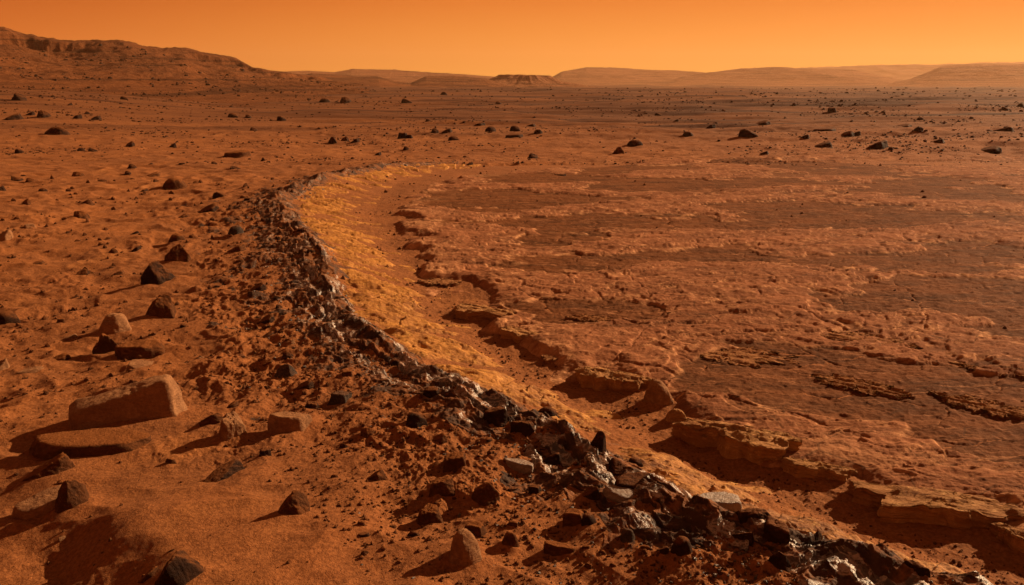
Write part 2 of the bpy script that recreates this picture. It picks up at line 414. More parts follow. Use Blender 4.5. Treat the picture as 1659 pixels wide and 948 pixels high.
def ridge_w(x, y):
    return .33+.36*sstep(5.5, 9, np.hypot(x, y))
def ridge_mask(dR, wl=.80, wr=.15):
    return np.where(dR < 0, np.exp(-(np.abs(dR)/wl)**1.5), np.exp(-(dR/wr)**2))
def off_ridge(x, y, dx):
    dR = samp(G_R, x, y); arc = samp(G_A, x, y); L = G_A.max(); r = np.hypot(x, y)
    endm = sstep(.2, 2.0, L-arc)
    m = ridge_mask(dR, ridge_w(x, y), .13+.12*sstep(8, 14, r))*endm
    n = .5+.55*fbm(x, y, 2.6, 5, 101, dx=dx)
    a_ = arc+.10*perlin(x*4, y*4, 5)+.25*dR; d_ = dR+.05*perlin(x*5, y*5+9, 6)+.02*perlin(x*16, y*16, 7)
    f1 = np.clip(.13/(3*dx)-.3, 0, 1); f2 = np.clip(.055/(3*dx)-.3, 0, 1)
    v1, e1 = voro(a_*.55, d_*1.7, 8.5, 111, 1.0); v2, e2 = voro(a_*.6, d_*1.6, 19, 121, .9)
    st = fbm(a_*.35, d_*2.2, 4.5, 4, 135, dx=dx, ridge=True, gain=.55)
    core = np.exp(-((dR+.06)/.22)**2)
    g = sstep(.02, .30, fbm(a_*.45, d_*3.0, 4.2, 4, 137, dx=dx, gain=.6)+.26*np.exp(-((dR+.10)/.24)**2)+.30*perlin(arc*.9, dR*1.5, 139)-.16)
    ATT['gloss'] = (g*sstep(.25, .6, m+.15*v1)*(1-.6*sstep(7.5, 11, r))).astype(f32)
    return .032*(1.05*m-n)+m*(.020*v1*f1+.010*v2*f2)+.010*st*m+.012*core*endm*v1
overlay('rock_ridge', M_RIDGE, inbox & (dRf > -1.9) & (dRf < .6), off_ridge, 'dark glossy rock ridge curving along the rim')

def off_gold(x, y, dx):
    dR = samp(G_R, x, y); dT = samp(G_T, x, y); arc = samp(G_A, x, y)
    q = np.clip(dR/np.maximum(dR-np.minimum(dT, 0), 1e-3), 0, 1)
    w = sstep(.05, .28, q)*(1-sstep(.60, .90, q+.22*perlin(x*2.2, y*3.2, 141)))*(dT < 0)*(dR > 0)
    n = .5+.95*fbm(x*.6, y*1.8, 1.9, 5, 151, dx=dx)
    u = arc*2.3+1.6*q+1.1*perlin(x*1.1, y*1.6, 161); s = u-np.floor(u)
    u2 = arc*8+4*q+1.6*perlin(x*3.1, y*4.6, 163); s2 = u2-np.floor(u2)
    f = np.clip(.12/(3*dx), 0, 1)
    v1, e1 = voro(x*.8, y*1.5, 5, 171, .7)
    return .040*((.50+.28*(1-sstep(4.5, 8, np.hypot(x, y))))*w-n)+w*(.058*(s-.5)+.014*f*(s2-.5)+.010*v1*f+.006*fbm(x*.6, y*2.2, 11, 4, 181, dx=dx, ridge=True))
overlay('bedrock_ledge', M_GOLD, inbox & (dRf > 0) & (dTf < 0.02), off_gold, 'golden bedrock ledges along the inner slope of the ridge')

def off_pave(x, y, dx):
    dS = samp(G_S, x, y); r = np.hypot(x, y)
    W = sstep(-.05, .26, dS-.03+.40*perlin(x*1.7, y*1.9, 201)+.07*perlin(x*6, y*6, 202))
    rim = np.exp(-(np.maximum(dS, 0)/.55)**2)
    wx = x+.5*perlin(x*.5, y*.5, 211)+.08*perlin(x*4, y*4, 212); wy = y+.35*perlin(x*.5+5, y*.5, 213)+.06*perlin(x*4+3, y*4, 214)
    p = fbm(wx*.6, wy*1.0, .52, 5, 221, dx=dx)+.55*rim-.20*sstep(12, 26, r)+.06-.30*np.exp(-((dS-1.5)/.8)**2)
    p2 = fbm(wx*.6, wy*1.2, 2.4, 4, 231, dx=dx)
    v1, e1 = voro(wx*.8, wy*1.25, 1.6, 241, .6)
    f = np.clip(.25/(3*dx)-.2, 0, 1)
    off = .004+.016*sstep(-.02, .03, p)+.014*sstep(.20, .24, p)+.012*sstep(.02, .07, p2)*sstep(-.05, .1, p)+.024*rim*sstep(-.25, .25, perlin(x*1.3, y*1.3, 261))
    off = off+.010*v1*f*sstep(0, .1, p)-.010*(1-sstep(.0, .05, e1))*f
    p3 = fbm(wx*.45, wy*1.5, 4.2, 4, 271, dx=dx); p4 = fbm(x*.4+wx*.2, y*1.6, 9, 3, 281, dx=dx)
    off = off+.005*sstep(0, .05, p3)*sstep(-.05, .1, p)+.003*sstep(.02, .08, p4)+.003*fbm(wx*.5, wy*1.6, 6, 5, 251, dx=dx, ridge=True, gain=.62)
    off = off*(.75+.25*sstep(3, 8, r))
    off = off-.05*sstep(22, 31, r+3*perlin(x*.3, y*.3, 291)+2*perlin(x, y, 292))
    ATT['edge'] = np.clip(.9*np.exp(-((p-.015)/.020)**2)+.7*np.exp(-((p2-.05)/.03)**2)*sstep(-.05, .1, p)+.6*np.exp(-((p3-.03)/.04)**2)*sstep(0, .1, p)+.5*np.exp(-((p-.22)/.015)**2)+.55*rim*sstep(-.25, .25, perlin(x*1.3, y*1.3, 261)), 0, 1).astype(f32)
    ATT['plate'] = (.55*sstep(-.03, .04, p)+.30*sstep(.0, .06, p3)*sstep(-.05, .1, p)+.25*sstep(.02, .07, p2)+.2*rim+.15*sstep(.2, .24, p)).astype(f32)
    return np.where(W > .02, (off+.02)*W-.02, -.05)
overlay('bedrock_pavement', M_PAVE, inbox & (dSf > -.5) & (RF < 32), off_pave, 'flat cracked bedrock pavement of the plain right of the trough')

# ------------------------------------------------------------------ hills
def pix_dir(px, py):
    x, y, z = ray(px, py); return np.arctan2(x, y), z/np.hypot(x, y)

LAND = []
def hill(name, pts, rc, r0, r1, mat, seed, label, prof, cols=.07, rows=150, gully=.10, ext=None, apron=None):
    p = np.array(pts, float); a, t = pix_dir(p[:, 0], p[:, 1]); hz = CAMH+rc*t
    az = np.arange(a[0], a[-1], rad(cols)); u = np.concatenate([np.linspace(0, 1, rows), np.linspace(1, 1.6, rows//4)[1:]])
    crest = np.interp(az, a, hz)
    A, U = np.meshgrid(az, u)
    R_ = np.where(U < 1, r0+(rc-r0)*U, rc+(r1-rc)*(U-1)/.6)
    x = np.sin(A)*R_; y = np.cos(A)*R_
    sc_ = rc/250.0
    g = fbm(x, y*.55, .02/sc_, 6, seed, ridge=True, gain=.52)*.55
    g2 = fbm(x, y, .05/sc_, 5, seed+9)
    uu = U+gully*(g-.25)*sstep(.05, .5, U)*(U < 1)+.02*g2
    s = np.interp(np.clip(uu, 0, 2), prof[0], prof[1])
    if prof is PR_CLIFF:
        soft = np.interp(np.clip(uu, 0, 2), [0, .3, .55, .75, .9, 1.0, 1.2, 1.6], [0, .11, .28, .55, .84, 1, .97, .8])
        s = np.where(s > .3, s+.55*((np.floor(s*11)+sstep(.45, .75, s*11-np.floor(s*11)))/11-s)*sstep(.3, .45, s)*(1-sstep(.9, .97, s)), s)
        s = soft+(s-soft)*sstep(-.45, .0, perlin(A*10, U*0+3.3, seed+60)+.05)
    z = crest[None, :]*s
    z = z+crest.max()*(.030*g2+.02*fbm(x, y, .16/sc_, 4, seed+20, ridge=True))*sstep(.05, .3, s)*np.where(U > .97, .35, 1)
    e = sstep(0, .02, (A-az[0])/(az[-1]-az[0]))*sstep(0, .02, (az[-1]-A)/(az[-1]-az[0]))
    z = np.where(e < 1, z*e, z)-.8*(1-sstep(0, .10, U))-.3
    z = z-4*sstep(1.3, 1.6, U)
    LAND.append((x, y, z, U))
    return struct(mesh_obj(name, np.stack([x, y, z], -1).reshape(-1, 3), grid_faces(*x.shape), mat), label)

PR_CLIFF = ([0, .30, .55, .74, .80, .84, .93, .945, 1.0, 1.2, 1.6], [0, .10, .26, .44, .57, .60, .72, .94, 1.0, .97, .80])
PR_SOFT = ([0, .3, .6, .85, 1.0, 1.25, 1.6], [0, .12, .42, .85, 1.0, .85, .2])
PR_MESA = ([0, .35, .70, .80, .84, 1.0, 1.2, 1.3, 1.6], [0, .14, .55, .72, .98, 1.0, 1.0, .7, .1])
PR_FAR = ([0, .3, .55, .75, .88, 1.0, 1.3, 1.6], [0, .10, .30, .66, .93, 1.0, 1.0, .8])
hill('hill', [(-330, 40), (-120, 44), (-20, 48), (8, 50), (40, 60), (95, 68), (112, 71), (150, 70), (200, 70), (240, 77), (300, 79), (335, 90), (382, 97), (410, 112), (440, 117), (500, 124), (560, 134), (610, 139)],
     300, 70, 520, M_HILL, 301, 'long rust brown hill with dark caprock ledges at left', PR_CLIFF, rows=420, gully=.09)
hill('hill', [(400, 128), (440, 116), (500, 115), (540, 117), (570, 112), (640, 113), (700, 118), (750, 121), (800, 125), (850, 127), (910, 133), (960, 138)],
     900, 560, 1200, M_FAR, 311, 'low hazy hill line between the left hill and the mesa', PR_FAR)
hill('hill', [(430, 134), (470, 127), (505, 119), (545, 121), (580, 124), (612, 124), (640, 131), (665, 134), (690, 123), (735, 122), (790, 127), (815, 135), (840, 139)],
     520, 230, 700, M_HILL, 321, 'low rounded brown mounds in front of the hazy hill line', PR_SOFT, gully=.16)
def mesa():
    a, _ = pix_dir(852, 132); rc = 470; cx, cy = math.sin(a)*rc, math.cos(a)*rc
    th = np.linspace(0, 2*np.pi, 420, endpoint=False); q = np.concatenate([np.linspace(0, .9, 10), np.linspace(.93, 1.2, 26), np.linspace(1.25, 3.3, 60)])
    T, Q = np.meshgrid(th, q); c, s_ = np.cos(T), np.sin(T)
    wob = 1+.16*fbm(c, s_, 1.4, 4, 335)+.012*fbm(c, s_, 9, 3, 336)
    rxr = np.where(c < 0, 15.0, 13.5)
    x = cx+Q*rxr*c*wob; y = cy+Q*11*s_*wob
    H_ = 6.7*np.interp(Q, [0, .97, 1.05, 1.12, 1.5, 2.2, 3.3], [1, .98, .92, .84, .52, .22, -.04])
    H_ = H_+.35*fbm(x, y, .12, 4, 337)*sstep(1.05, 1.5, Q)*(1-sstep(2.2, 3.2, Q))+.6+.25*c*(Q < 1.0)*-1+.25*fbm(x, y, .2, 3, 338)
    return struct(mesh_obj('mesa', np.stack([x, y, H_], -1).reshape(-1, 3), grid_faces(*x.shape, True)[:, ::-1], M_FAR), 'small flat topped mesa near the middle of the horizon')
mesa()
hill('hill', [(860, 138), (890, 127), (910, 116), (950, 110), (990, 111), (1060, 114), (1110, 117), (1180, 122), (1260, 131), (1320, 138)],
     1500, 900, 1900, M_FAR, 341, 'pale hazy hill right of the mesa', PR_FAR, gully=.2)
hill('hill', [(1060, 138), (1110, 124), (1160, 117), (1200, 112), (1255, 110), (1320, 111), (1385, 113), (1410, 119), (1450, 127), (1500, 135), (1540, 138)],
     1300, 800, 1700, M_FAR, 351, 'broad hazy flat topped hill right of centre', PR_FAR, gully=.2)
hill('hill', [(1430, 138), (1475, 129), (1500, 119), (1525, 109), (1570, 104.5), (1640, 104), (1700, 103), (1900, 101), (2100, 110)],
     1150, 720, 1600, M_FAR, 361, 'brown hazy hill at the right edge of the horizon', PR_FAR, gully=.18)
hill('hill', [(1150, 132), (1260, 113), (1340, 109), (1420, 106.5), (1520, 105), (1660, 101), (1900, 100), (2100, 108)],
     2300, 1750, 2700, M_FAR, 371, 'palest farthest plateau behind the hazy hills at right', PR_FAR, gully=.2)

# ------------------------------------------------------------------ rocks
def hit(px, py):
    """points on the land under pixels of the photograph"""
    px = np.atleast_1d(np.asarray(px, float)); py = np.atleast_1d(np.asarray(py, float))
    dx_, dy_, dz_ = ray(px, py)
    t = np.geomspace(1.8, 600, 420 if len(px) < 400 else 130)
    out = np.zeros((len(px), 3))
    for k in range(0, len(px), 4000):
        s = slice(k, k+4000)
        x = dx_[s, None]*t; y = dy_[s, None]*t if np.ndim(dy_) else dy_*t
        z = CAMH+dz_[s, None]*t
        h = macro(x, y)+far_relief(x, y, cell_dx(x, y))
        g = z-h; below = g < 0
        i = np.argmax(below, 1); i = np.where(below.any(1), i, len(t)-1); i = np.maximum(i, 1)
        n = np.arange(len(i)); a = g[n, i-1]; b = g[n, i]; w = np.clip(a/(a-b+1e-9), 0, 1)
        tt = t[i-1]+(t[i]-t[i-1])*w
        out[s, 0] = x[n, 0]/t[0]*tt; out[s, 1] = y[n, 0]/t[0]*tt
    out[:, 2] = ground_h(out[:, 0], out[:, 1], cell_dx(out[:, 0], out[:, 1]))
    return out

def ico(sub):
    import bmesh
    bm = bmesh.new(); bmesh.ops.create_icosphere(bm, subdivisions=sub, radius=1)
    V = np.array([v.co[:] for v in bm.verts]); Fc = np.array([[v.index for v in f.verts] for f in bm.faces]); bm.free()
    return V/np.linalg.norm(V, axis=1, keepdims=True), Fc
ICO = {k: ico(k) for k in (1, 2, 4, 5, 6)}

def n3(P, freq, seed, octs=4, ridge=False):
    a = fbm(P[:, 0]+.37*P[:, 2], P[:, 1]-.61*P[:, 2], freq, octs, seed, ridge=ridge)
    b = fbm(P[:, 2]+.53*P[:, 0], P[:, 0]*.4-P[:, 1]*.8, freq, octs, seed+40, ridge=ridge)
    return (a+b)*.7

def rock_shape(kind, seed, sub=4):
    g = np.random.default_rng(seed); V, Fc = ICO[sub]
    N = []
    def add(n, d): N.append((np.array(n, float)/np.linalg.norm(n), d))
    def ring(k, el, d, j=.3, ph=None):
        ph = g.uniform(0, 6.28) if ph is None else ph
        for i in range(k):
            a = ph+6.283*(i+g.uniform(-j, j))/k; e = el+g.uniform(-.18, .18)
            add((math.cos(a)*math.cos(e), math.sin(a)*math.cos(e), math.sin(e)), d*g.uniform(.82, 1.12))
    p = 30
    if kind == 'peak': ring(4, .80, .62, .5); ring(5, .25, .80, .4); add((g.uniform(-.6, .6), g.uniform(-.5, .3), 1), .62)
    elif kind == 'block': ring(4, .12, .8, .1); ring(4, .62, .92, .2); add((g.uniform(-.22, .22), g.uniform(-.25, .1), 1), .66); p = 26
    elif kind == 'flat': ring(7, .35, .85, .35); ring(4, .0, .95); add((g.uniform(-.15, .15), g.uniform(-.2, .1), 1), .36); p = 24
    elif kind == 'wedge': ring(5, .25, .8); add((-.55, g.uniform(-.3, .3), 1), .45); ring(3, .5, .8)
    elif kind == 'round': ring(6, .2, .85); ring(5, .75, .85); add((0, 0, 1), .8); p = 9
    elif kind == 'shard': ring(4, .1, .6, .4); ring(3, .6, .6); add((g.uniform(-.6, .6), g.uniform(-.6, .6), 1), .5); p = 34
    elif kind == 'bigblock':
        add((-.15, -.02, 1), .31); add((.06, -1, .22), .33); add((1, -.30, .30), .74); add((-1, -.12, .10), .98); add((.1, 1, .3), .36)
        add((.72, -.1, .72), .70); add((.75, .7, .2), .76); add((-.7, -.7, .3), .86); add((.45, -.85, .15), .60); p = 24
    elif kind == 'slab':
        add((.03, .10, 1), .28); add((-.15, -1, .02), .46); add((.35, -1, .06), .52); add((1, -.35, .2), .95); add((-1, -.3, .1), .90); add((.1, 1, .5), .62)
        add((-.7, -.8, .05), .80); add((-.6, .6, .3), .9); add((.6, .7, .3), .95); p = 30
    for e in ((0, 0, -1),): add(e, .6)
    for i in range(3): add(g.normal(size=3), 1.15)
    if kind in ('plate', 'slab'):
        th = np.arctan2(V[:, 1], V[:, 0]); rr = np.hypot(V[:, 0], V[:, 1])
        c, s_ = np.cos(th), np.sin(th)
        outl = 1+.35*fbm(c, s_, 1.3, 2, seed)+(.30*fbm(c, s_, 4.0, 3, seed+4, ridge=True, gain=.6) if kind == 'plate' else .09*fbm(c, s_, 3.0, 4, seed+4))
        q = np.minimum(rr*1.25, 1)
        P = np.stack([c*q*outl, s_*q*outl, np.sign(V[:, 2])*np.minimum(np.abs(V[:, 2])*2.2, 1)], 1)
        st = fbm(P[:, 0], P[:, 1]*2.2, 1.6, 3, seed+8)
        if kind == 'slab':
            zz = P[:, 2].copy()
            fr = 1+.07*perlin(zz*2.5+.3*seed, th*1.4, seed+20)+.040*perlin(zz*8, th*2.0, seed+21)-.10*np.clip(-zz, 0, 1)
            P[:, 0] *= fr; P[:, 1] *= fr*.75
            x_, y_ = P[:, 0], P[:, 1]
            st = fbm(x_*.8+y_*.5, y_*1.6, 2.2, 4, seed+8); v, e = voro(x_*.8, y_*1.6, 2.6, seed+30, .8)
            top = 1-.85*sstep(-.25, .75, y_)-.20*np.clip(-x_-.4, 0, 1)+.14*sstep(.0, .04, st)+.10*sstep(.25, .28, st)+.07*v+.05*fbm(x_*.6, y_*2.2, 4.5, 5, seed+12, ridge=True, gain=.6)*sstep(1.0, .8, q)
            P[:, 2] = np.where(zz > 0, zz*np.maximum(top, .12), zz*1.2)
            P[:, 0] /= np.ptp(P[:, 0]); P[:, 1] /= np.ptp(P[:, 1])
            return P, Fc
        P[:, 2] = np.where(P[:, 2] > 0, P[:, 2]*(.45+.35*sstep(-.05, .0, st)+.3*sstep(.2, .24, st)+.12*fbm(P[:, 0], P[:, 1]*2, 6, 4, seed+12, ridge=True)), P[:, 2]-.6)
        P[:, 0] /= np.ptp(P[:, 0]); P[:, 1] /= np.ptp(P[:, 1])
        return P, Fc
    acc = np.zeros(len(V))
    for n, d in N: acc += (np.maximum(V@n, 0)/d)**p
    r = acc**(-1/p)
    P = V*r[:, None]
    w = P*1.0+seed*3.1
    am = {'round': .05, 'flat': .05, 'slab': .095, 'bigblock': .055}.get(kind, .085)
    d = am*n3(w, 1.7, seed, 4)+am*.7*n3(w, 5, seed+5, 3, True)*.6
    if kind in ('flat', 'slab', 'bigblock', 'block'):
        d = d+.022*perlin(P[:, 2]*16+1.2*perlin(P[:, 0]*2, P[:, 1]*2, seed), P[:, 0]*.8, seed+3)*(1-np.abs(V[:, 2]))
    if kind == 'slab':
        v, e = voro(P[:, 0]*1.0, P[:, 1]*1.7, 4.5, seed, .9); d = d+.05*v*np.maximum(V[:, 2], 0)
    P = P*(1+d)[:, None]
    lo, hi = P.min(0), P.max(0)
    P[:, 0] = (P[:, 0]-(lo[0]+hi[0])/2)/(hi[0]-lo[0]); P[:, 1] = (P[:, 1]-(lo[1]+hi[1])/2)/(hi[1]-lo[1])
    P[:, 2] = np.where(P[:, 2] > 0, P[:, 2]/hi[2], P[:, 2]/-lo[2]*.45)
    return P, Fc

KINDS = ['peak', 'block', 'flat', 'wedge', 'round', 'shard']
POOL = {}
def pool_mesh(kind, k, mat):
    key = (kind, k, mat.name)
    if key not in POOL:
        P, Fc = rock_shape(kind, 500+97*KINDS.index(kind)+k, 4)
        ob = mesh_obj('rock', P, Fc, mat, link=False); POOL[key] = ob.data; bpy.data.objects.remove(ob)
    return POOL[key]

MATS = {'p': M_PLATE, 'b': M_ROCK, 't': M_TAN, 'd': M_DARK, 'g': M_GREY, 'G': M_GLOSS, 's': M_SLAB, 'o': M_GOLD}
TONE = {'p': 'pale', 'b': 'brown', 't': 'tan', 'd': 'dark', 'g': 'grey', 'G': 'glossy', 's': 'tan', 'o': 'golden'}
SHAPE = {'peak': 'pointed', 'block': 'blocky', 'flat': 'flat', 'wedge': 'wedge shaped', 'round': 'rounded', 'shard': 'jagged', 'bigblock': 'blocky', 'slab': 'layered'}

